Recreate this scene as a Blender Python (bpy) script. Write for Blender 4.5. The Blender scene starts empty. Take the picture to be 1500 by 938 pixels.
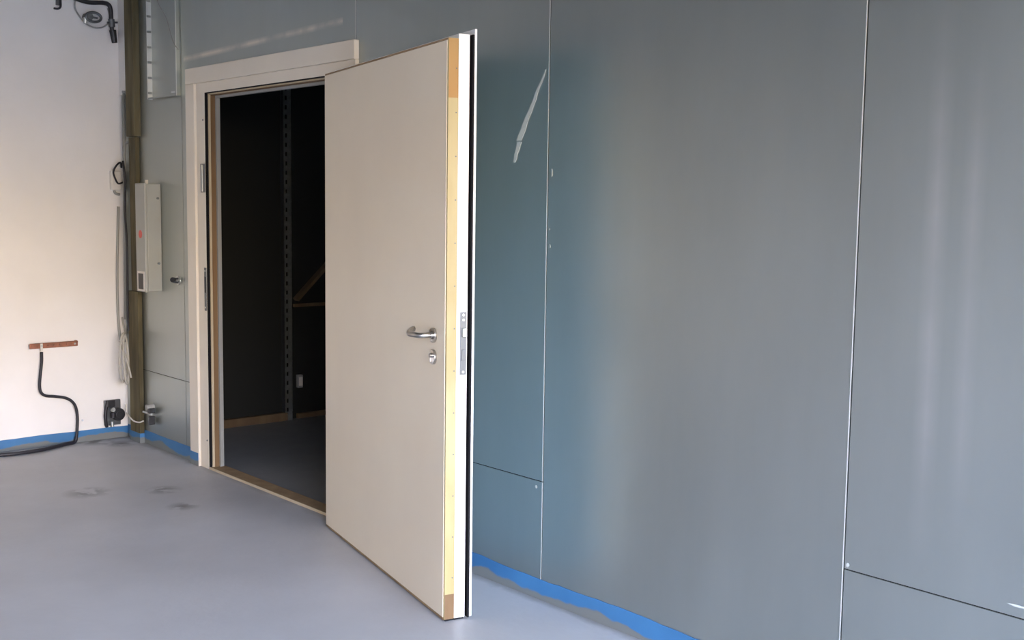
import bpy, bmesh, math, random
from mathutils import Vector, Matrix
random.seed(7)
C = bpy.context.scene
COL = C.collection

# ------------------------------------------------------------ camera
YAW, PITCH, ROLL, FPX = 0.853895, 0.101028, 0.013568, 1681.732
f = Vector((-math.sin(YAW)*math.cos(PITCH), math.cos(YAW)*math.cos(PITCH), -math.sin(PITCH)))
r = Vector((math.cos(YAW), math.sin(YAW), 0)); u = r.cross(f)
r2 = r*math.cos(ROLL) + u*math.sin(ROLL); u2 = -r*math.sin(ROLL) + u*math.cos(ROLL)
cam = bpy.data.objects.new('camera', bpy.data.cameras.new('camera'))
COL.objects.link(cam)
M = Matrix((r2, u2, -f)).transposed().to_4x4(); M.translation = Vector((6.9951, -2.8864, 1.5000))
cam.matrix_world = M
cam.data.sensor_width = 36; cam.data.lens = FPX/1500*36
cam.data.clip_start = 0.05
C.camera = cam

# ------------------------------------------------------------ view, world, light
C.view_settings.view_transform = 'Standard'; C.view_settings.look = 'None'
C.view_settings.gamma = 1; C.view_settings.use_curve_mapping = False
C.view_settings.exposure = 0.14
W = bpy.data.worlds.new('world'); C.world = W; W.use_nodes = True
nt = W.node_tree; nt.nodes.clear()
tc = nt.nodes.new('ShaderNodeTexCoord'); sp = nt.nodes.new('ShaderNodeSeparateXYZ')
rp = nt.nodes.new('ShaderNodeValToRGB'); bg = nt.nodes.new('ShaderNodeBackground'); wo = nt.nodes.new('ShaderNodeOutputWorld')
nt.links.new(tc.outputs['Generated'], sp.inputs[0]); nt.links.new(sp.outputs['Z'], rp.inputs[0])
nt.links.new(rp.outputs[0], bg.inputs[0]); nt.links.new(bg.outputs[0], wo.inputs[0])
cr = rp.color_ramp                      # evening sky: warm band low, blue-white above
cr.elements[0].position = 0.0; cr.elements[0].color = (.55, .40, .24, 1)
cr.elements[1].position = 1.0; cr.elements[1].color = (.35, .55, 1.0, 1)
e = cr.elements.new(.05); e.color = (1.0, .76, .50, 1)
e = cr.elements.new(.13); e.color = (1.75, 1.30, .76, 1)
e = cr.elements.new(.22); e.color = (1.35, 1.68, 2.5, 1)
e = cr.elements.new(.45); e.color = (.50, .70, 1.1, 1)
bg.inputs[1].default_value = 19.0
GX, GY0, GY1, GZ = 8.6, -4.2, -.10, 2.65       # the open gate in the right-hand wall
ld = bpy.data.lights.new('gate_portal', 'AREA'); ld.shape = 'RECTANGLE'
ld.size = GY1-GY0; ld.size_y = GZ; ld.cycles.is_portal = True
lo = bpy.data.objects.new('gate_portal', ld); COL.objects.link(lo)
lo.location = (GX-.01, (GY0+GY1)/2, GZ/2)
lo.rotation_euler = Vector((-1, 0, 0)).to_track_quat('-Z', 'Z').to_euler()
# ------------------------------------------------------------ helpers
def link(name, bm, mat, parent=None, smooth=False):
    me = bpy.data.meshes.new(name); bm.normal_update(); bm.to_mesh(me); bm.free()
    if smooth:
        for p in me.polygons: p.use_smooth = True
    o = bpy.data.objects.new(name, me); COL.objects.link(o)
    me.materials.append(mat)
    if parent: o.parent = parent
    return o
def tag(o, label=None, cat=None, group=None, kind=None):
    if label: o['label'] = label
    if cat: o['category'] = cat
    if group: o['group'] = group
    if kind: o['kind'] = kind
    return o
def empty(name, loc, label, cat, rz=0, group=None, kind=None):
    o = bpy.data.objects.new(name, None); COL.objects.link(o)
    o.location = loc; o.rotation_euler = (0, 0, rz); o.empty_display_size = .05
    return tag(o, label, cat, group, kind)
def box(bm, x0, x1, y0, y1, z0, z1, bev=0.0, M=None):
    b = bmesh.new(); bmesh.ops.create_cube(b, size=1)
    for v in b.verts:
        v.co = Vector(((x0+x1)/2+v.co.x*(x1-x0), (y0+y1)/2+v.co.y*(y1-y0), (z0+z1)/2+v.co.z*(z1-z0)))
    if bev: bmesh.ops.bevel(b, geom=list(b.edges), offset=bev, segments=2, affect='EDGES', profile=.5)
    if M: b.transform(M)
    me = bpy.data.meshes.new('t'); b.to_mesh(me); b.free(); bm.from_mesh(me); bpy.data.meshes.remove(me)
    return bm
def B(*a, **k): return box(bmesh.new(), *a, **k)
def cyl(bm, p0, p1, r0, r1=None, n=24, bev=0.0):
    p0 = Vector(p0); p1 = Vector(p1); r1 = r0 if r1 is None else r1
    b = bmesh.new(); bmesh.ops.create_cone(b, cap_ends=True, segments=n, radius1=r0, radius2=r1, depth=(p1-p0).length)
    if bev: bmesh.ops.bevel(b, geom=[e for e in b.edges if e.calc_face_angle(0) > 1], offset=bev, segments=2, affect='EDGES', profile=.5)
    q = (p1-p0).to_track_quat('Z', 'Y').to_matrix().to_4x4(); q.translation = (p0+p1)/2
    b.transform(q)
    me = bpy.data.meshes.new('t'); b.to_mesh(me); b.free(); bm.from_mesh(me); bpy.data.meshes.remove(me)
    return bm
def spline(pts, n=8, closed=False):
    P = [Vector(p) for p in pts]; out = []; m = len(P)
    for i in range(m if closed else m-1):
        if closed: a, b, c, d = P[i-1], P[i], P[(i+1) % m], P[(i+2) % m]
        else: a, b, c, d = P[max(i-1, 0)], P[i], P[i+1], P[min(i+2, m-1)]
        for k in range(n):
            t = k/n
            out.append(.5*((2*b)+(c-a)*t+(2*a-5*b+4*c-d)*t*t+(3*b-a-3*c+d)*t**3))
    if not closed: out.append(P[-1])
    return out
def tube(bm, pts, r, n=10, closed=False, sm=8):
    P = spline(pts, sm, closed) if sm else [Vector(p) for p in pts]
    m = len(P); up = Vector((.3, .2, 1)).normalized(); rings = []
    for i, p in enumerate(P):
        t = ((P[(i+1) % m]-P[i-1]) if closed else (P[min(i+1, m-1)]-P[max(i-1, 0)])).normalized()
        up = (up - t*up.dot(t))
        if up.length < 1e-5: up = t.orthogonal()
        up.normalize(); s = t.cross(up)
        rings.append([bm.verts.new(p+r*(up*math.cos(2*math.pi*k/n)+s*math.sin(2*math.pi*k/n))) for k in range(n)])
    for i in range(m if closed else m-1):
        A, D = rings[i], rings[(i+1) % m]
        for k in range(n): bm.faces.new((A[k], A[(k+1) % n], D[(k+1) % n], D[k]))
    if not closed: bm.faces.new(rings[0][::-1]); bm.faces.new(rings[-1])
    bmesh.ops.recalc_face_normals(bm, faces=bm.faces)
    return bm
def plate_with_holes(bm, w, h, t, holes, M):
    """flat strip w x h (x,z) thick t (y); holes = list of (x0,x1,z0,z1) rectangles stacked along z"""
    hs = sorted(holes, key=lambda q: q[2]); z = 0
    for (x0, x1, z0, z1) in hs:
        if z0 > z: box(bm, 0, w, 0, t, z, z0, M=M)
        box(bm, 0, x0, 0, t, z0, z1, M=M); box(bm, x1, w, 0, t, z0, z1, M=M); z = z1
    if z < h: box(bm, 0, w, 0, t, z, h, M=M)
    return bm

# ------------------------------------------------------------ materials
def mat(name, col, rough=.5, metal=0.0, spec=.5, col2=None, scale=6.0, stretch=(1, 1, 1), detail=6, bump=0.0, bscale=None, lo=.35, hi=.65, coat=0):
    m = bpy.data.materials.new(name); m.use_nodes = True; t = m.node_tree; p = t.nodes['Principled BSDF']
    p.inputs['Base Color'].default_value = (*col, 1); p.inputs['Roughness'].default_value = rough
    p.inputs['Metallic'].default_value = metal; p.inputs['Specular IOR Level'].default_value = spec
    p.inputs['Coat Weight'].default_value = coat
    tcn = t.nodes.new('ShaderNodeTexCoord'); mp = t.nodes.new('ShaderNodeMapping'); mp.inputs['Scale'].default_value = stretch
    t.links.new(tcn.outputs['Object'], mp.inputs[0])
    if col2:
        n = t.nodes.new('ShaderNodeTexNoise'); n.inputs['Scale'].default_value = scale; n.inputs['Detail'].default_value = detail
        rr = t.nodes.new('ShaderNodeValToRGB'); rr.color_ramp.elements[0].position = lo; rr.color_ramp.elements[1].position = hi
        rr.color_ramp.elements[0].color = (*col, 1); rr.color_ramp.elements[1].color = (*col2, 1)
        t.links.new(mp.outputs[0], n.inputs[0]); t.links.new(n.outputs[0], rr.inputs[0]); t.links.new(rr.outputs[0], p.inputs['Base Color'])
    if bump:
        n2 = t.nodes.new('ShaderNodeTexNoise'); n2.inputs['Scale'].default_value = bscale or scale*4; n2.inputs['Detail'].default_value = 4
        b = t.nodes.new('ShaderNodeBump'); b.inputs['Strength'].default_value = bump; b.inputs['Distance'].default_value = .01
        t.links.new(mp.outputs[0], n2.inputs[0]); t.links.new(n2.outputs[0], b.inputs['Height']); t.links.new(b.outputs[0], p.inputs['Normal'])
    return m
def mixcol(t, fac, a_socket, colb):
    mx = t.nodes.new('ShaderNodeMix'); mx.data_type = 'RGBA'
    t.links.new(fac, mx.inputs['Factor']); t.links.new(a_socket, mx.inputs['A']); mx.inputs['B'].default_value = (*colb, 1)
    return mx.outputs['Result']
def mth(t, op, a, b=None, c=None, clamp=False):
    n = t.nodes.new('ShaderNodeMath'); n.operation = op; n.use_clamp = clamp
    for i, v in enumerate((a, b, c)):
        if v is None: continue
        if isinstance(v, (int, float)): n.inputs[i].default_value = v
        else: t.links.new(v, n.inputs[i])
    return n.outputs[0]

m_plaster = mat('white_plaster', (.82, .80, .775), .85, spec=.2, col2=(.77, .75, .72), scale=2.2, bump=.05, bscale=60)
m_white = mat('white_paint', (.74, .68, .57), .45, col2=(.70, .635, .53), scale=3)
m_leaf = mat('leaf_paint', (.82, .715, .545), .42, col2=(.77, .66, .50), scale=1.5)
m_lip = mat('edge_paint', (.86, .85, .82), .4)
m_skin = mat('skylight_blue_tint', (.52, .78, .95), .5)  # blue skylight on the leaf's back put into its base colour
m_rubber = mat('black_rubber', (.008, .008, .010), .8, spec=.15)
m_yellow = mat('edge_timber', (.33, .255, .10), .5, col2=(.42, .35, .18), scale=5, stretch=(1, 1, .35), lo=.3, hi=.6)
m_orange = mat('orange_edge_timber', (.38, .21, .07), .6, col2=(.45, .28, .10), scale=8, stretch=(1, 1, .3))
m_steel_h = mat('satin_steel', (.48, .46, .43), .28, 1.0)
m_darksteel = mat('dark_steel', (.14, .15, .16), .4, .8)
m_galv = mat('galvanised_rail', (.62, .65, .64), .35, .9, col2=(.50, .53, .52), scale=30)
m_wood = mat('brown_wood', (.24, .15, .075), .7, col2=(.34, .23, .12), scale=12, stretch=(1, 1, .12))
m_woodcream = mat('cream_primer', (.50, .41, .28), .6)
m_jamb = mat('brown_jamb_timber', (.13, .072, .028), .7, col2=(.20, .12, .055), scale=12, stretch=(1, 1, .12))
m_darkwood = mat('dark_timber', (.10, .062, .032), .8, col2=(.15, .10, .05), scale=10, stretch=(1, 1, .2))
m_timber = mat('weathered_timber', (.062, .050, .022), .85, col2=(.135, .112, .058), scale=14, stretch=(1.4, 1.4, .18), bump=.4, bscale=40)
m_blue = None
m_boxpaint = mat('enclosure_paint', (.36, .365, .33), .4, col2=(.33, .335, .30), scale=6)
m_red = mat('red_sticker', (.62, .10, .08), .5)
m_black = mat('black_plastic', (.015, .016, .02), .4)
m_blackcable = mat('black_cable', (.012, .012, .018), .5)
m_greycable = mat('grey_cable', (.42, .40, .35), .55)
m_greypipe = mat('grey_conduit', (.30, .30, .28), .5)
m_whitepl = mat('white_plastic', (.66, .63, .57), .45)
m_copper = mat('aged_copper', (.36, .155, .10), .45, .7, col2=(.22, .10, .065), scale=25)
m_film = mat('clear_film', (.44, .47, .45), .5)
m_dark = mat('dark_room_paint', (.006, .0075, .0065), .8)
m_ceil = mat('ceiling_board', (.20, .185, .15), .9)
m_ground = mat('outside_paving', (.25, .19, .13), .95, col2=(.21, .16, .11), scale=1)
m_other = mat('white_render', (.68, .70, .73), .8, col2=(.64, .66, .69), scale=2)

# blue coating strip: solid blue with a scuffed grey foot
def blue_mat():
    m = mat('blue_coating', (.032, .135, .30), .45, col2=(.045, .175, .37), scale=3)
    t = m.node_tree; p = t.nodes['Principled BSDF']; src = p.inputs['Base Color'].links[0].from_socket
    g = t.nodes.new('ShaderNodeNewGeometry'); s = t.nodes.new('ShaderNodeSeparateXYZ'); t.links.new(g.outputs['Position'], s.inputs[0])
    n = t.nodes.new('ShaderNodeTexNoise'); n.inputs['Scale'].default_value = 3.2; n.inputs['Detail'].default_value = 6
    t.links.new(g.outputs['Position'], n.inputs[0])
    a = mth(t, 'MULTIPLY', mth(t, 'SUBTRACT', n.outputs[0], .27), .13)      # height of the scuffed foot
    k = mth(t, 'MULTIPLY', mth(t, 'SUBTRACT', a, s.outputs['Z']), 120, clamp=True)
    t.links.new(mixcol(t, k, src, (.16, .17, .165)), p.inputs['Base Color'])
    return m
m_blue = blue_mat()

def steel_mat():
    m = bpy.data.materials.new('galvanised_sheet'); m.use_nodes = True; t = m.node_tree; p = t.nodes['Principled BSDF']
    g = t.nodes.new('ShaderNodeNewGeometry'); s = t.nodes.new('ShaderNodeSeparateXYZ'); t.links.new(g.outputs['Position'], s.inputs[0])
    mp = t.nodes.new('ShaderNodeMapping'); t.links.new(g.outputs['Position'], mp.inputs[0]); mp.inputs['Scale'].default_value = (1, 1, .25)
    n = t.nodes.new('ShaderNodeTexNoise'); n.inputs['Scale'].default_value = 2.4; n.inputs['Detail'].default_value = 8; n.inputs['Roughness'].default_value = .6
    t.links.new(mp.outputs[0], n.inputs[0])
    rr = t.nodes.new('ShaderNodeValToRGB'); rr.color_ramp.elements[0].position = .3; rr.color_ramp.elements[1].position = .7
    rr.color_ramp.elements[0].color = (.362, .393, .376, 1); rr.color_ramp.elements[1].color = (.412, .444, .426, 1)
    t.links.new(n.outputs[0], rr.inputs[0]); c = rr.outputs[0]
    n3 = t.nodes.new('ShaderNodeTexNoise'); n3.inputs['Scale'].default_value = 5; n3.inputs['Detail'].default_value = 5; t.links.new(g.outputs['Position'], n3.inputs[0])
    # two vertical highlight streaks painted into the right-hand sheet's colour; also a faint oblique glue band over the door
    def highlight_streak(xc, w, z0, z1, str_, lean=0.0):
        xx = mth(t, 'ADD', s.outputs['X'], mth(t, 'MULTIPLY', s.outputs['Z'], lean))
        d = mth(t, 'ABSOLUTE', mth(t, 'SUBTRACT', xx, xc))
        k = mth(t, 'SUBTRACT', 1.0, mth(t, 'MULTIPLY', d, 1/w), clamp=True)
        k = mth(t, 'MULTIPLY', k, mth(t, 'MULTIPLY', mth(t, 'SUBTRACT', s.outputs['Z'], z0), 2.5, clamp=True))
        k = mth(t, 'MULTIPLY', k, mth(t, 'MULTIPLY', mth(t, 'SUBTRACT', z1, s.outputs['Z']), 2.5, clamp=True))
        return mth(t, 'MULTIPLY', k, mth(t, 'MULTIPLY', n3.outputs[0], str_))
    k = mth(t, 'ADD', highlight_streak(5.4103, .04, .5, 2.1, .8), highlight_streak(5.5139, .035, .6, 2.0, .55), clamp=True)
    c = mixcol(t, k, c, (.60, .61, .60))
    # glue band above the casing
    zz = mth(t, 'SUBTRACT', s.outputs['Z'], mth(t, 'ADD', 2.2569, mth(t, 'MULTIPLY', s.outputs['X'], 0.0210)))
    k2 = mth(t, 'SUBTRACT', 1.0, mth(t, 'MULTIPLY', mth(t, 'ABSOLUTE', zz), 50), clamp=True)
    k2 = mth(t, 'MULTIPLY', k2, mth(t, 'LESS_THAN', s.outputs['X'], 2.5)); k2 = mth(t, 'MULTIPLY', k2, mth(t, 'GREATER_THAN', s.outputs['X'], .87))
    k2 = mth(t, 'MULTIPLY', k2, mth(t, 'MULTIPLY', mth(t, 'SUBTRACT', n3.outputs[0], .3), 4.0, clamp=True))
    c = mixcol(t, k2, c, (.75, .70, .60))
    t.links.new(c, p.inputs['Base Color'])
    p.inputs['Metallic'].default_value = .9
    r = mth(t, 'ADD', .30, mth(t, 'MULTIPLY', n.outputs[0], .12)); t.links.new(r, p.inputs['Roughness'])
    n2 = t.nodes.new('ShaderNodeTexNoise'); n2.inputs['Scale'].default_value = 1.3; n2.inputs['Detail'].default_value = 2; t.links.new(mp.outputs[0], n2.inputs[0])
    b = t.nodes.new('ShaderNodeBump'); b.inputs['Strength'].default_value = .25; b.inputs['Distance'].default_value = .03
    t.links.new(n2.outputs[0], b.inputs['Height']); t.links.new(b.outputs[0], p.inputs['Normal'])
    return m
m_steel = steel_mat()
m_seam = mat('sheet_cut_edge', (.62, .64, .62), .4, .5)

def floor_mat():
    m = mat('concrete_floor', (.41, .40, .395), .42, spec=.35, col2=(.50, .49, .485), scale=1.3, detail=9, bump=.12, bscale=30, lo=.3, hi=.7)
    t = m.node_tree; p = t.nodes['Principled BSDF']; c = p.inputs['Base Color'].links[0].from_socket
    g = t.nodes.new('ShaderNodeNewGeometry')
    n = t.nodes.new('ShaderNodeTexNoise'); n.inputs['Scale'].default_value = 9; n.inputs['Detail'].default_value = 8; t.links.new(g.outputs['Position'], n.inputs[0])
    def spot(x, y, r, st, col, c, sc=(1, 1)):
        vm = t.nodes.new('ShaderNodeMapping'); vm.inputs['Location'].default_value = (-x*sc[0], -y*sc[1], 0); vm.inputs['Scale'].default_value = (sc[0], sc[1], 0)
        t.links.new(g.outputs['Position'], vm.inputs[0])
        l = t.nodes.new('ShaderNodeVectorMath'); l.operation = 'LENGTH'; t.links.new(vm.outputs[0], l.inputs[0])
        k = mth(t, 'SUBTRACT', 1.0, mth(t, 'DIVIDE', l.outputs['Value'], r), clamp=True)
        k = mth(t, 'MULTIPLY', k, mth(t, 'MULTIPLY', mth(t, 'SUBTRACT', n.outputs[0], .42), 12, clamp=True))
        return mixcol(t, mth(t, 'MULTIPLY', k, st), c, col)
    for (x, y, rr_) in [(1.427, -0.409, 0.100), (1.243, -0.737, 0.130), (1.788, -0.473, 0.090), (0.191, -0.127, 0.120), (0.057, -0.236, 0.120)]:
        c = spot(x, y, rr_, .9, (.13, .12, .11), c)
    # cement dust left along the foot of the walls
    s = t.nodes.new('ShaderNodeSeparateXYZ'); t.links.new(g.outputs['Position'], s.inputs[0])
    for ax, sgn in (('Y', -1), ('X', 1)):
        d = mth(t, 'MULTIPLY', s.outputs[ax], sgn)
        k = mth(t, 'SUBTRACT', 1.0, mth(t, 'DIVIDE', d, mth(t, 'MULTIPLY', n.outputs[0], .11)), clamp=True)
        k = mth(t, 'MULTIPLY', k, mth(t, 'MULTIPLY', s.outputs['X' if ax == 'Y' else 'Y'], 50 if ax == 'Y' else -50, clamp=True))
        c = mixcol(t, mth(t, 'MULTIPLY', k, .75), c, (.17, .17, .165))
    t.links.new(c, p.inputs['Base Color'])
    r = mth(t, 'ADD', .36, mth(t, 'MULTIPLY', n.outputs[0], .18)); t.links.new(r, p.inputs['Roughness'])
    return m
m_floor = floor_mat()

# ------------------------------------------------------------ room shell
H = 3.4; YB = -4.4
DX0, DX1, DZ = 1.145, 2.52, 2.075                  # door opening
link_s = lambda n, bm, m, lab, cat: tag(link(n, bm, m), lab, cat, kind='structure')
link_s('floor', B(-.2, GX+.2, YB-.2, 2.6, -.15, 0), m_floor, 'bare grey concrete floor with stains and dust', 'floor')
link_s('ceiling', B(-.2, GX+.2, YB-.2, 2.6, H, H+.12), m_ceil, 'ceiling above the room', 'ceiling')
link_s('wall_left', B(-.2, 0, YB-.2, 0, 0, H), m_plaster, 'white plastered wall left of the corner', 'wall')
wf = link_s('wall_front', B(0, GX+.2, YB-.2, YB, 0, H), m_other, 'white rendered wall opposite the metal wall', 'wall')
bm = bmesh.new(); box(bm, GX, GX+.2, YB, GY0, 0, H); box(bm, GX, GX+.2, GY1, .1, 0, H); box(bm, GX, GX+.2, GY0, GY1, GZ, H)
link_s('wall_right', bm, m_other, 'wall with the open gate that lets the daylight in', 'wall')
g_ = link_s('ground', B(GX+.2, 80, -60, 60, -.2, -.02), m_ground, 'paved yard outside the gate', 'ground')

# metal wall: a core with the door opening, clad with sheets
bm = bmesh.new()
WT = .075
box(bm, -.2, DX0-.0, .0, WT, 0, H); box(bm, DX1, GX+.2, .0, WT, 0, H); box(bm, DX0, DX1, .0, WT, DZ, H)
wb = link_s('wall_back', bm, m_dark, 'wall clad in large grey galvanised steel sheets', 'wall')
SX = [0.0, .84, 2.6093, 3.879, 5.178, 5.178+1.3, 5.178+2.6, 5.178+3.9, GX]
LZ = .457; T = .004; G = .004
def sheet(x0, x1, z0, z1, cut=None, edge=True):
    bm = bmesh.new(); x0 += G/2; x1 -= G/2; z0 += G/2; z1 -= G/2
    if cut:
        (a, b, zc) = cut
        if a > x0: box(bm, x0, a, -T, 0, z0, z1 if zc is None else zc)
        if b < x1: box(bm, b, x1, -T, 0, z0, z1 if zc is None else zc)
        box(bm, x0, x1, -T, 0, zc, z1)
    else: box(bm, x0, x1, -T, 0, z0, z1)
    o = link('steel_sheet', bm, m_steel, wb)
    if edge:
        bm = bmesh.new(); box(bm, x1-.0028, x1, -T-.0022, -T, z0, z1)
        o2 = link('folded_edge', bm, m_seam, o)
    return o
CO = (.93, 2.60, 2.20)
sheet(0.0, SX[1], 0, LZ, edge=False); sheet(0, SX[1], LZ, H, edge=False)
sheet(SX[1], SX[2], LZ, H, cut=(DX0, DX1+.02, DZ), edge=True)
sheet(SX[1], DX0, 0, LZ, edge=False)
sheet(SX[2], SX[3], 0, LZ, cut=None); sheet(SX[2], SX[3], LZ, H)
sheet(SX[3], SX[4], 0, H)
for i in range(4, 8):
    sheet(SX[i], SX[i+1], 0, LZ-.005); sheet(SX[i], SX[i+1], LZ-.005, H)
# chips of paint and glue stuck along the seams
for (x, z, w, h) in [(3.900, 1.615, 0.004, 0.018), (3.892, 1.408, 0.004, 0.006), (3.896, 1.346, 0.003, 0.010), (3.842, 0.432, 0.008, 0.007), (5.190, 0.466, 0.007, 0.008), (5.691, 0.483, 0.030, 0.004)]:
    bm = bmesh.new(); n = 9
    vs = [bm.verts.new((x+w*math.cos(2*math.pi*k/n)*random.uniform(.6, 1), -T-.0006, z+h*math.sin(2*math.pi*k/n)*random.uniform(.6, 1))) for k in range(n)]
    fc = bm.faces.new(vs); ex = bmesh.ops.extrude_face_region(bm, geom=[fc])
    for v in [q for q in ex['geom'] if isinstance(q, bmesh.types.BMVert)]: v.co.y -= .0012
    bmesh.ops.recalc_face_normals(bm, faces=bm.faces)
    link('glue_fleck', bm, m_film, wb)

# blue coating strips along the foot of the walls
def strip(name, p0, p1, nrm, hgt, lab, amp=.006, step=.05, t=.003):
    p0 = Vector(p0); p1 = Vector(p1); nrm = Vector(nrm); L = (p1-p0).length; n = max(2, int(L/step)); bm = bmesh.new()
    rows = []; a = 0
    for i in range(n+1):
        p = p0.lerp(p1, i/n); a = .7*a+random.uniform(-amp, amp)*.6; h = hgt+a
        rows.append([bm.verts.new(q) for q in (p, p+Vector((0, 0, h)), p+nrm*t+Vector((0, 0, h)), p+nrm*t)])
    for A, D in zip(rows, rows[1:]):
        for k in range(4): bm.faces.new((A[k], D[k], D[(k+1) % 4], A[(k+1) % 4]))
    bm.faces.new(rows[0]); bm.faces.new(rows[-1][::-1]); bmesh.ops.recalc_face_normals(bm, faces=bm.faces)
    return link_s(name, bm, m_blue, lab, 'baseboard')
strip('baseboard_left', (.0, 0, 0), (.0, YB, 0), (1, 0, 0), .070, 'blue coating strip along the foot of the white wall', .003)
strip('baseboard_back', (.002, -T, 0), (.93, -T, 0), (0, -1, 0), .080, 'dull blue coating strip between the corner and the door frame', .003)
strip('baseboard_right', (2.62, -T, 0), (GX, -T, 0), (0, -1, 0), .082, 'bright blue coating strip along the metal wall right of the door')

# ------------------------------------------------------------ door frame (fixed)
fr = empty('trim_1', ((DX0+DX1)/2, 0, 0), 'cream painted door casing with jambs, strike plates and timber threshold', 'door frame', kind='structure')
fo = Vector(fr.location)
def F(name, bm, m, par=fr, smooth=False):
    bm.transform(Matrix.Translation(-fo)) if par is fr or par.parent is fr else None
    return link(name, bm, m, par, smooth)
CX0, CX1, CZ = 0.940, 2.632, 2.214
BW = .105                                           # width of the outer board
F('casing_board', B(CX0, CX0+BW, -.030, -T, 0, CZ-.085, bev=.003), m_white)
F('casing_board', B(CX0, CX1, -.030, -T, CZ-.085, CZ, bev=.003), m_white)
F('casing_board', B(CX1-.055, CX1, -.024, -T, 0, CZ-.0855, bev=.002), m_white)
F('frame_rail', B(CX0+BW, DX0, -.016, -T, 0, DZ, bev=.001), m_white)
F('frame_rail', B(CX0+BW, CX1-.055, -.016, -T, DZ, CZ-.0855, bev=.001), m_white)
F('frame_rail', B(DX1+.0, CX1-.0555, -.010, -T, 0, DZ-.0005, bev=.001), m_white)
bm = bmesh.new(); st = .0015
F('blue_foot', B(CX0-.001, CX0+BW-.004, -.0325, -.029, 0, .075), m_blue)
def jamb(y0, y1, out, m, name):
    bm = bmesh.new(); box(bm, DX0-.0, DX0+out, y0, y1, .0, DZ); box(bm, DX1-out, DX1, y0, y1, 0, DZ); box(bm, DX0+out, DX1-out, y0, y1, DZ-out, DZ)
    F(name, bm, m)
jamb(-.015, .001, .004, m_rubber, 'frame_seal')
jamb(.001, .014, .010, m_woodcream, 'frame_rebate')
jamb(.014, .040, .013, m_jamb, 'timber_jamb')
jamb(.040, .062, .026, m_greypipe, 'inner_trim')
F('threshold', B(DX0, DX1, -.012, .075, 0, .012, bev=.002), m_wood)
F('threshold_lip', B(DX0, DX1, -.018, -.0125, 0, .014, bev=.001), m_woodcream)
sp_ = F('strike_plate', B(DX0-.048, DX0-.001, -.022, -.0155, 1.538, 1.694, bev=.001), m_darksteel)
F('strike_insert', B(DX0-.030, DX0-.022, -.0245, -.0215, 1.538+.006, 1.694-.006, bev=.0005), m_galv, sp_)
sp_ = F('strike_plate', B(DX0-.024, DX0-.001, -.0195, -.0155, 0.889, 1.127, bev=.001), m_darksteel)
for z in (0.889+.018, 1.127-.018):
    F('screw_head', cyl(bmesh.new(), (DX0-.012, -.019, z), (DX0-.012, -.0212, z), .005), m_galv, sp_)
F('strike_slot', B(DX0-.018, DX0-.008, -.0205, -.0192, 0.889+.10, 1.127-.05), m_rubber, sp_)
for z in (1.93, .16): F('screw_cap', cyl(bmesh.new(), (DX0-.02, -.0155, z), (DX0-.02, -.018, z), .005), m_darksteel)

# ------------------------------------------------------------ door leaf (swung open nearly flat against the wall)
DA = math.radians(-13.75)
dr = empty('door_1', (2.5271, -0.1167, 0.0000), 'open cream door leaf with steel lever handle, swung out from the dark doorway', 'door', rz=DA, kind='structure')
Lw = 1.3345; LH = 2.066; Z0 = .008
def D(name, bm, m, par=dr, smooth=False): return link(name, bm, m, par, smooth)
# local axes: x along the leaf from the hinge side, y through its thickness towards the wall
D('leaf_panel', B(0, Lw-.0, 0, .040, Z0+.006, LH-.011, bev=.0015), m_leaf)
D('edge_timber', B(Lw+.0005, Lw+.010, .002, .040, Z0, LH-.004, bev=.001), m_yellow)
D('edge_timber_end', B(Lw+.0101, Lw+.0108, .003, .039, 1.86, LH-.006), m_orange)  # orange overlay on the upper end of the timber edge
D('edge_timber_end', B(Lw+.0101, Lw+.0107, .003, .039, Z0+.001, .10), m_jamb)
D('edge_board', B(0, Lw+.010, .0405, .082, Z0, LH+.012, bev=.001), m_lip)
D('gasket', B(.004, Lw+.0215, .0885, .0944, Z0, LH+.011), m_rubber)
D('leaf_lip', B(.055, Lw+.024, .0945, .103, Z0+.004, LH+.030, bev=.001), m_lip)
D('outer_skin', B(.060, Lw+.020, .1031, .1042, Z0+.008, LH+.026), m_skin)
D('bottom_seal', B(.004, Lw+.008, .006, .078, .002, Z0-.0003), m_rubber)
# dark brown strip under the face
D('bottom_strip', B(.002, Lw, .001, .0055, Z0-.003, Z0+.0055), m_wood)
D('top_strip', B(.002, Lw+.008, .001, .039, LH-.0105, LH-.004), m_wood)
# pins along the timber edge
bm = bmesh.new()
for k in range(13): cyl(bm, (Lw+.0095, .032, .16+k*.15), (Lw+.0112, .032, .16+k*.15), .0025, n=8)
D('edge_pins', bm, m_darksteel)
lk = D('lock_plate', B(Lw+.0095, Lw+.013, .054, .078, .895, 1.118, bev=.001), m_darksteel)
D('latch_bolt', B(Lw+.012, Lw+.024, .060, .073, 1.03, 1.062, bev=.002), m_galv, lk)
D('dead_bolt', B(Lw+.012, Lw+.016, .060, .073, .945, .985, bev=.001), m_darksteel, lk)
for z in (.905, 1.108, 1.09): D('screw_head', cyl(bmesh.new(), (Lw+.012, .066, z), (Lw+.0142, .066, z), .0045), m_galv, lk)
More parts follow.
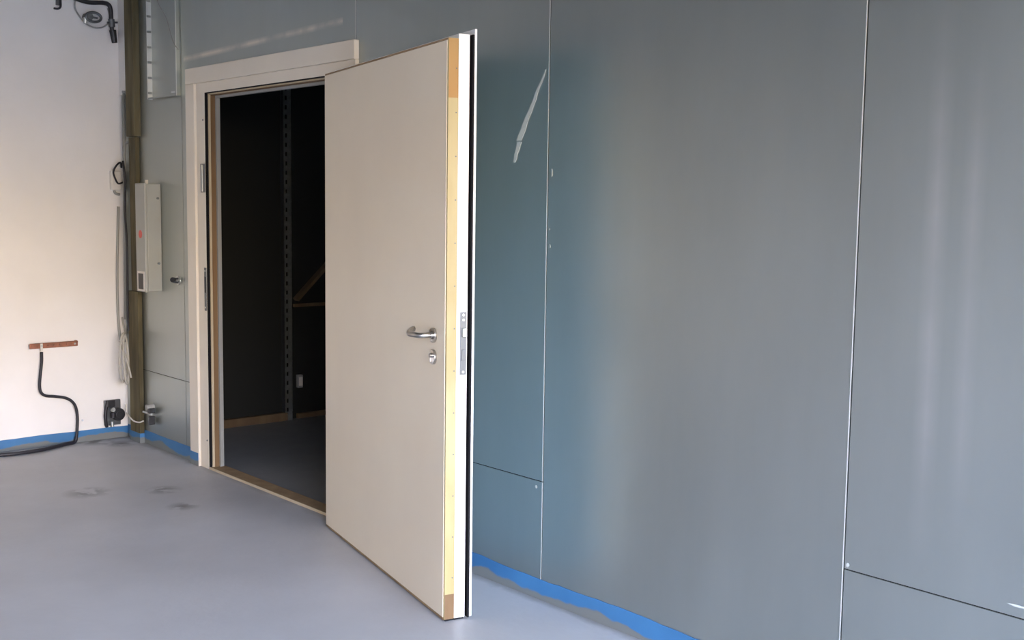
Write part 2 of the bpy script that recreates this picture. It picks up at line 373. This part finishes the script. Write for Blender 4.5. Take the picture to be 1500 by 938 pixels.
# handle furniture on the visible face
hx, hz = 1.2412, 1.0280
rose = D('handle_rose', cyl(bmesh.new(), (hx, 0, hz), (hx, -.010, hz), .027, n=40, bev=.002), m_steel_h, smooth=False)
hb = bmesh.new()
tube(hb, [(hx, -.008, hz), (hx, -.030, hz), (hx-.003, -.048, hz), (hx-.018, -.058, hz), (hx-.05, -.060, hz-.001), (hx-.09, -.058, hz-.003), (hx-.118, -.048, hz+.001), (hx-.138, -.028, hz+.008), (hx-.142, -.020, hz+.009)], .0098, n=16)
D('lever', hb, m_steel_h, rose, True)
D('lever_collar', cyl(bmesh.new(), (hx, -.009, hz), (hx, -.016, hz), .015, n=24, bev=.001), m_steel_h, rose)
ez = 0.9492
es = D('keyhole_rose', cyl(bmesh.new(), (hx, 0, ez), (hx, -.010, ez), .027, n=40, bev=.002), m_steel_h)
kb = bmesh.new(); cyl(kb, (hx, -.009, ez+.006), (hx, -.018, ez+.006), .0088); box(kb, hx-.0045, hx+.0045, -.018, -.009, ez-.018, ez+.002, bev=.001)
D('lock_cylinder', kb, m_steel_h, es)
D('keyway', B(hx-.001, hx+.001, -.0186, -.0178, ez+.0, ez+.012), m_rubber, es)
# hinges between leaf and right jamb
for z in (.22, 1.05, 1.82):
    hg = D('hinge', cyl(bmesh.new(), (-.009, .088, z-.06), (-.009, .088, z+.06), .009, n=20, bev=.001), m_steel_h)
    D('hinge_flap', B(-.004, .05, .0946, .0985, z-.055, z+.055), m_steel_h, hg) if False else None

# ------------------------------------------------------------ dark room behind the doorway
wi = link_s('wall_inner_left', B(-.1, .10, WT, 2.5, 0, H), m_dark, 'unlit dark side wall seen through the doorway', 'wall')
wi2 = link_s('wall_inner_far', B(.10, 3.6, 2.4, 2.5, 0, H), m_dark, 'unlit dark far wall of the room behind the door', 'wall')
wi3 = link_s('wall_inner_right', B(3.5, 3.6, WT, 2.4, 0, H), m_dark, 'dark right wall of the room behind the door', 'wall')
tag(link('sill_plate', B(.1005, .145, WT+.02, 1.06, 0, .055, bev=.003), m_darkwood), 'brown timber sill plate along the foot of the dark room wall', 'timber')
tag(link('sill_plate', B(.1005, .125, 1.15, 2.39, 0, .035, bev=.003), m_darkwood), 'dark timber batten on the floor behind the slotted upright', 'timber')
up = empty('slotted_upright', (.10, 1.085, 0), 'grey slotted metal upright channel standing in the dark room', 'upright')
bm = bmesh.new(); hl = [(.014, .028, z, z+.028) for z in [.06+.062*i for i in range(36)]]
Mx = Matrix.Translation((.042, -.045, 0)) @ Matrix.Rotation(math.radians(90), 4, 'Z')
plate_with_holes(bm, .06, 2.3, .003, hl, Mx)
link('slotted_web', bm, m_galv, up)
link('side_flange', B(0.001, .042, -.045, -.042, 0, 2.3), m_darksteel, up)
link('side_flange', B(0.001, .042, .012, .015, 0, 2.3), m_darksteel, up)
def bar(name, a, b, w, t, m):
    a = Vector(a); b = Vector(b); d = b-a; bm = bmesh.new(); box(bm, -t/2, t/2, -w/2, w/2, 0, d.length, bev=.001)
    q = d.to_track_quat('Z', 'X').to_matrix().to_4x4(); q.translation = a; bm.transform(q); return link(name, bm, m)
tag(bar('cross_rail', (.15, 1.105, .79), (.15, 2.38, .79), .022, .022, m_darkwood), 'thin brown rail running level from the slotted upright', 'rail')
tag(bar('diagonal_brace', (.165, 1.115, .83), (.165, 1.75, 1.43), .06, .022, m_darkwood), 'brown diagonal brace rising from the slotted upright', 'brace')
sk = empty('wall_socket', (.10, 1.169, .26), 'small pale socket on the dark wall beside the slotted upright', 'socket')
link('housing', B(.001, .03, -.02, .02, -.045, .045, bev=.004), m_greypipe, sk); link('cover', B(.03, .036, -.014, .014, -.03, .03, bev=.002), m_whitepl, sk)

# ------------------------------------------------------------ corner timbers, conduits
tag(link('corner_post', B(0.161, 0.284, -.045, -T-.0006, 1.872, H-.01, bev=.002), m_timber), 'upper olive brown timber post in the corner beside the cable tray', 'timber post')
tag(link('corner_post', B(0.163, 0.258, -.032, -T-.0006, .94, 1.868, bev=.002), m_timber), 'dark middle length of timber post behind the white enclosure', 'timber post')
lp = tag(link('corner_post', B(0.115, 0.261, -.036, -T-.0036, .001, .936, bev=.002), m_timber), 'lower olive timber post under the white enclosure standing on the floor', 'timber post')
link('blue_foot', B(0.115-.001, 0.261+.0015, -.0385, -.0080, .001, .062), m_blue, lp)
def pipe(name, pts, rr_, m, lab, cat, sm=8, n=12):
    return tag(link(name, tube(bmesh.new(), pts, rr_, n=n, sm=sm), m, None, True), lab, cat)
link_s('trim_3', B(.0005, 0.100-.001, -.018, -T-.0005, 2.13, H-.01, bev=.003), m_plaster, 'white plaster bead filling the upper corner beside the timber post', 'corner bead')
c0_, c1_ = Vector((0.0385, -0.0220, 0.7490)), Vector((0.0832, -0.0220, 2.1402))
cd = empty('conduit', c0_, 'straight grey conduit pipe running down the corner of the white wall', 'conduit')
link('tube', tube(bmesh.new(), [(0, 0, 0), c1_-c0_], .0095, sm=0), m_greypipe, cd, True)
link('end_cap', cyl(bmesh.new(), c1_-c0_, c1_-c0_+Vector((0, 0, .012)), .012), m_greypipe, cd)
for k_ in (.15, .78):
    q = (c1_-c0_)*k_; link('clip', B(q.x-.012, q.x+.012, -.002, -c0_.y-T-.001, q.z, q.z+.012, bev=.002), m_greypipe, cd)
pipe('black_cable', [(0.1338, -0.0580, 1.7259), (0.1592, -0.0580, 1.6187), (0.1491, -0.0580, 1.4206), (0.1696, -0.0580, 1.2138), (0.1652, -0.0580, 0.9214), (0.1620, -0.0580, 0.7531), (0.1642, -0.0580, 0.6942)], .007, m_blackcable, 'thin black cable hanging down the corner beside the grey conduit', 'cable')
pipe('grey_cable', [(.018, -.045, 1.45), (.017, -.055, 1.2), (.018, -.062, .98), (.018, -.06, .75), (.02, -.05, .62)], .008, m_greypipe, 'bowed grey cable on the white wall above the cable coil', 'cable')
# coil of pale cable standing off the wall
cb = bmesh.new()
ex = Vector((.66, -.75, 0)).normalized(); c0 = Vector((0.1900, -0.1022, 0.5313))
def loop(bm, c, a, b_, tilt, rr_):
    pts = []
    for k in range(14):
        th = 2*math.pi*k/14; q = ex*(a*math.cos(th)) + Vector((0, 0, b_*math.sin(th))) + Vector((.33, .6, 0))*(tilt*math.sin(th))
        pts.append(c+q)
    tube(bm, pts, rr_, closed=True, sm=6)
loop(cb, c0, .050, .150, .006, .0068); loop(cb, c0+Vector((.012, .010, -.012)), .030, .150, -.006, .0068)
coil = tag(link('cable_coil', cb, m_greycable, None, True), 'coil of pale grey cable hung in the corner above the black valve', 'cable')
link('tail', tube(bmesh.new(), [c0+Vector((0, 0, .14)), (.02, -.02, .66), (.016, -.035, .76)], .006), m_greycable, coil, True)
link('tie', tube(bmesh.new(), [c0+Vector((-.03, -.01, .10)), c0+Vector((.03, .01, -.02)), c0+Vector((.06, .02, -.12))], .006), m_greycable, coil, True)
link('wall_hook', tube(bmesh.new(), [(.0, -.04, .64), (.05, -.045, .63), (.11, -.06, .62), (.12, -.062, .64)], .005), m_darksteel, coil, True)

# junction box with a loop of cable
jb = empty('junction_box', (0.0000, -0.0912, 1.6190), 'white junction box with a dark cable loop on the white wall by the corner', 'junction box')
link('housing', B(0.001, .035, -.0, .062, -.07, .05, bev=.006), m_whitepl, jb)
link('lid', B(.035, .041, .004, .058, -.066, .046, bev=.002), m_whitepl, jb)
link('cable_loop', tube(bmesh.new(), [(.04, .07, -.02), (.05, .035, -.028), (.055, .012, .01), (.05, .008, .045), (.05, .03, .085), (.035, .06, .10), (.02, .07, .07)], .0055), m_blackcable, jb, True)
link('cable_gland', tube(bmesh.new(), [(.02, .02, -.07), (.022, .03, -.09), (.02, .055, -.095)], .008), m_greypipe, jb, True)

# black pipework at the top of the white wall
wp = empty('wall_pipe', (0.0400, -0.0755, 2.6674), 'black wall pipe that bends down to a plugged end beside the corner post', 'pipe')
link('tube', tube(bmesh.new(), [(0.0000, -0.2534, 0.0165), (0.0000, -0.1409, -0.0051), (0.0000, -0.0501, 0.0020), (0.0000, -0.0127, -0.0056), (0.0000, -0.0007, -0.0324), (0.0000, 0.0021, -0.0967), (0.0000, 0.0050, -0.1531)], .013, sm=10), m_black, wp, True)
link('coupling', cyl(bmesh.new(), (0.0000, 0.0022, -0.0886), (0.0000, 0.0054, -0.1368), .019, bev=.002), m_darksteel, wp)
link('tee_handle', cyl(bmesh.new(), (0.0050, -0.0254, -0.1124), (0.0050, 0.0378, -0.1054), .006), m_darksteel, wp)
link('end_plug', cyl(bmesh.new(), (0.0000, 0.0092, -0.1526), (0.0000, 0.0202, -0.2286), .021, .016, bev=.002), m_black, wp)
vw = empty('hose_valve', (0.0200, -0.2025, 2.5784), 'dark round hose valve with a thin grey hose loop under the black pipe', 'valve')
rb = bmesh.new()
tube(rb, [(.045, .045*math.cos(a)+.012, .028*math.sin(a)-.004) for a in [2*math.pi*k/12 for k in range(12)]], .008, closed=True, sm=4)
link('handwheel', rb, m_darksteel, vw, True)
hb = bmesh.new(); cyl(hb, (-.018, -.012, 0), (.05, -.012, -.004), .022, bev=.003); cyl(hb, (.045, -.012, -.004), (.045, .035, -.008), .006)
link('valve_body', hb, m_darksteel, vw)
link('nozzle', cyl(bmesh.new(), (.03, -.03, -.01), (.03, -.034, -.045), .013, .010), m_galv, vw)
link('hose_loop', tube(bmesh.new(), [(0.0000, -0.0793, 0.0902), (0.0000, -0.0805, 0.0424), (0.0000, -0.0493, -0.0096), (0.0000, -0.0093, -0.0451), (0.0000, 0.0482, -0.0589), (0.0000, 0.0986, -0.0413), (0.0000, 0.1289, 0.0026), (0.0000, 0.1177, 0.0660)], .0045), m_greypipe, vw, True)
hk = empty('pipe_hook', (0.0200, -0.3788, 2.6330), 'small black J-shaped hook near the top left of the white wall', 'hook')
link('hook', tube(bmesh.new(), [(0.0000, 0.0094, 0.0561), (0.0000, 0.0120, 0.0014), (0.0000, 0.0075, -0.0188), (0.0000, -0.0087, -0.0285), (0.0000, -0.0284, -0.0270)], .006), m_blackcable, hk, True)
link('wall_plate', B(-.0195, -.012, -.012, .014, -.005, .05, bev=.002), m_darksteel, hk)

# copper earthing bar with its black cable
eb = empty('earthing_bar', (0.0000, -0.4567, 0.6128), 'reddish copper earthing bar screwed to the white wall', 'busbar')
L0 = Vector((0.0350, -0.6081, 0.6189))-Vector((0.0000, -0.4567, 0.6128)); L1 = Vector((0.0350, -0.3216, 0.6193))-Vector((0.0000, -0.4567, 0.6128))
bb = bmesh.new(); d = L1-L0; box(bb, -.003, .003, 0, d.length, -.0160, .0160, bev=.003)
ang = math.atan2(d.z, d.y); Mb = Matrix.Translation(L0) @ Matrix.Rotation(ang, 4, 'X'); bb.transform(Mb)
link('copper_bar', bb, m_copper, eb)
for s_ in (.10, .93): 
    q = L0+d*s_; link('standoff', cyl(bmesh.new(), (0.0005, q.y, q.z), (.0315, q.y, q.z), .010), m_copper, eb)
for s_ in (.06, .24, .38, .50, .63, .77, .93):
    q = L0+d*s_; link('terminal_screw', cyl(bmesh.new(), (.0375, q.y, q.z), (.045, q.y, q.z), .0065, n=6, bev=.001), m_galv if s_ in (.24, .93) else m_copper, eb)
q = L0+d*.24; link('cable_lug', B(.038, .0435, q.y-.007, q.y+.007, q.z-.03, q.z+.014, bev=.001), m_whitepl, eb)
q = L0+d*.96; link('clamp', cyl(bmesh.new(), (.026, q.y, q.z+.010), (.044, q.y, q.z+.010), .010, bev=.001), m_copper, eb)
pipe('earthing_cable', [(0.0300, -0.5363, 0.5804), (0.0300, -0.5378, 0.5230), (0.0300, -0.5480, 0.4415), (0.0300, -0.5537, 0.3802), (0.0300, -0.5468, 0.3382), (0.0300, -0.5194, 0.3148), (0.0300, -0.4672, 0.3054), (0.0300, -0.4064, 0.2909), (0.0300, -0.3658, 0.2657), (0.0300, -0.3419, 0.2252), (0.0300, -0.3331, 0.1608), (0.0300, -0.3371, 0.0849), (0.0300, -0.3425, 0.0346)], .0088, m_blackcable, 'thick black earthing cable dropping from the copper bar to the floor', 'cable')
tag(link('terminal_screw', cyl(bmesh.new(), (0.0005, -0.2913, 0.1345), (0.0120, -0.2956, 0.1368), .006), m_darksteel), 'small dark screw in the white wall beside the black cable', 'screw')
pipe('floor_cable', [(0.0300, -0.3423, 0.0431), (0.0358, -0.3577, 0.0120), (0.0627, -0.4212, 0.0120), (0.1011, -0.5000, 0.0120), (0.1385, -0.5927, 0.0120), (0.1512, -0.7139, 0.0120), (0.1361, -0.8236, 0.0120), (0.0980, -0.9615, 0.0120), (0.0376, -1.1267, 0.0120)], .011, m_blackcable, 'black cable lying on the floor along the blue strip at the left', 'cable')

# black plug valve on the wall and pale bracket on the metal wall
vs = empty('plug_valve', (0.0000, -0.1019, 0.1605), 'black valve with a round body low on the white wall in the corner', 'valve')
link('back_plate', B(.0005, .02, -.058, .045, -.075, .085, bev=.004), m_darksteel, vs)
hb = bmesh.new(); cyl(hb, (.02, .02, -.005), (.055, .02, -.005), .040, bev=.004); cyl(hb, (.055, .02, -.005), (.062, .02, -.005), .022, bev=.002)
link('round_body', hb, m_black, vs)
link('top_block', B(.02, .045, -.05, -.0, .045, .088, bev=.004), m_black, vs)
link('silver_cap', cyl(bmesh.new(), (.045, -.02, .03), (.062, -.02, .03), .014), m_galv, vs)
link('barrel', cyl(bmesh.new(), (.052, -.018, .012), (.052, -.018, -.022), .015, bev=.002), m_blackcable, vs)
link('curved_hose', tube(bmesh.new(), [(.03, -.045, .07), (.035, -.058, .02), (.035, -.060, -.03), (.03, -.05, -.080)], .010), m_blackcable, vs, True)
link('drain_spout', cyl(bmesh.new(), (.05, -.025, -.045), (.05, -.022, -.078), .010), m_galv, vs)
pipe('pale_wire', [(0.0500, -0.0379, 0.2172), (0.0700, -0.0386, 0.1638), (0.1629, -0.0600, 0.1542), (0.2122, -0.0550, 0.1354), (0.2822, -0.0500, 0.1371), (0.3387, -0.0480, 0.1540)], .0045, m_whitepl, 'pale wire looping low across the corner timber post', 'wire')
pb = empty('pipe_bracket', (0.3893, -0.0000, 0.2067), 'grey pipe bracket with black rubber ends low on the metal wall', 'bracket')
link('round_boss', cyl(bmesh.new(), (0, -T, .035), (0, -.05, .035), .024, .020, bev=.003), m_greypipe, pb)
link('cross_arm', B(-.09, .035, -.036, -.024, -.008, .004, bev=.002), m_galv, pb)
link('lower_boss', cyl(bmesh.new(), (-.01, -T, -.045), (-.01, -.03, -.045), .018, bev=.003), m_galv, pb)
link('rubber_flap', B(.026, .040, -.05, -.012, -.065, -.012, bev=.004), m_black, pb); link('rubber_flap', B(.026, .044, -.055, -.012, .006, .036, bev=.004), m_black, pb)

# white enclosure on the metal wall
bx0, bx1, bz0, bz1, bd = 0.420, .548, .958, 1.588, .107
eb2 = empty('control_box', (bx0, -T, bz0), 'tall white wall enclosure with red sticker and small black display', 'enclosure')
w_, h_ = bx1-bx0, bz1-bz0
link('housing', B(0, w_, -bd+.018+T, -.0005, 0, h_, bev=.004), m_boxpaint, eb2)
link('front_cover', B(-.002, w_+.002, -bd+T, -bd+.0175+T, -.004, h_+.003, bev=.005), m_boxpaint, eb2)
ds = link('display', B(.03, w_-.03, -bd+T-.003, -bd+T-.0002, .012, .105, bev=.001), m_black, eb2)
link('display_bezel', B(.015, w_-.012, -bd+T-.0012, -bd+T-.0001, .002, .118), m_whitepl, eb2)
link('sticker', cyl(bmesh.new(), (w_*.52, -bd+T-.0001, .335), (w_*.52, -bd+T-.0012, .335), .024), m_red, eb2)
for z in (h_-.085, .165): link('cover_screw', cyl(bmesh.new(), (w_-.0005, -.022, z), (w_+.008, -.022, z), .007), m_darksteel, eb2)
link('cable_entry', cyl(bmesh.new(), (.05, -bd/2, h_+.001), (.05, -bd/2, h_+.022), .010), m_whitepl, eb2)
kn = empty('wall_stud', (0.7595, 0.0000, 1.0342), 'small dark-tipped stud on the metal wall right of the white enclosure', 'stud')
link('washer', cyl(bmesh.new(), (0, -T, 0), (0, -.008, 0), .027), m_galv, kn)
link('body', cyl(bmesh.new(), (0, -.008, 0), (0, -.035, 0), .018, .014, bev=.002), m_darksteel, kn)
link('tip', cyl(bmesh.new(), (0, -.030, .004), (0.012, -.045, .006), .015, bev=.002), m_black, kn)

# cable tray on the metal wall
ty = empty('cable_tray', (0.455, -T, 2.078), 'galvanised perforated cable tray mounted upright above the enclosure', 'cable tray')
tw, th_ = 0.831-0.455, H-2.078-.02
link('back_plate', B(0.002, tw-.002, -.002, -.0005, 0, th_), m_steel, ty)
bm = bmesh.new(); hl = [(.003, .0285, .030+.088*i, .030+.088*i+.013) for i in range(14)]
plate_with_holes(bm, .031, th_, .002, hl, Matrix.Translation((.002, -.0005, 0)) @ Matrix.Rotation(math.radians(-90), 4, 'Z'))
link('slotted_flange', bm, m_seam, ty)
bm = bmesh.new(); box(bm, tw-.003, tw, -.024, -.0006, 0, th_); box(bm, tw-.016, tw-.003, -.026, -.0235, 0, th_); link('side_flange', bm, m_steel, ty); link('flange_lip', B(tw-.0005, tw+.0015, -.028, -.0235, 0, th_), m_seam, ty)
link('bottom_rail', B(.005, tw-.006, -.030, -.027, 0, .010), m_steel, ty)
link('fixing_clip', B(tw-.10, tw-.05, -.012, -.0021, .02, .03, bev=.001), m_seam, ty)
pipe('thin_wire', [(0.5904, -0.0500, 2.7039), (0.6593, -0.0500, 2.6006), (0.7547, -0.0500, 2.5145), (0.8047, -0.0500, 2.4344), (0.8460, -0.0500, 2.3670), (0.9051, -0.0500, 2.3244)], .0028, m_greypipe, 'thin wire curving across the upright cable tray', 'wire')

# strip of torn protective film on the metal wall
def film(name, pts, lab):
    bm = bmesh.new(); A = []
    for (p, w) in pts:
        p = Vector(p); j = random.uniform(-.003, .003)
        A.append([bm.verts.new(q) for q in (p+Vector((-w/2+j, -T-.0006, 0)), p+Vector((w/2+j, -T-.0006, 0)), p+Vector((w/2+j, -T-.0022, 0)), p+Vector((-w/2+j, -T-.0022, 0)))])
    for a, b_ in zip(A, A[1:]):
        for k in range(4): bm.faces.new((a[k], b_[k], b_[(k+1) % 4], a[(k+1) % 4]))
    bm.faces.new(A[0]); bm.faces.new(A[-1][::-1]); bmesh.ops.recalc_face_normals(bm, faces=bm.faces)
    return tag(link(name, bm, m_film), lab, 'film')
pa, pbb = Vector((3.8579, 0.0000, 1.9888)), Vector((3.7164, 0.0000, 1.7369)); pc = Vector((3.6907, 0.0000, 1.6610))
film('torn_film', [(pa.lerp(pbb, k/12), .006+.026*k/12) for k in range(13)], 'long pale strip of torn film hanging slanted beside the wall seam')
film('torn_film', [(pbb.lerp(pc, k/5)+Vector((.0, 0, -.006)), .024-.002*k) for k in range(6)], 'short lower scrap of torn film under the slanted strip')
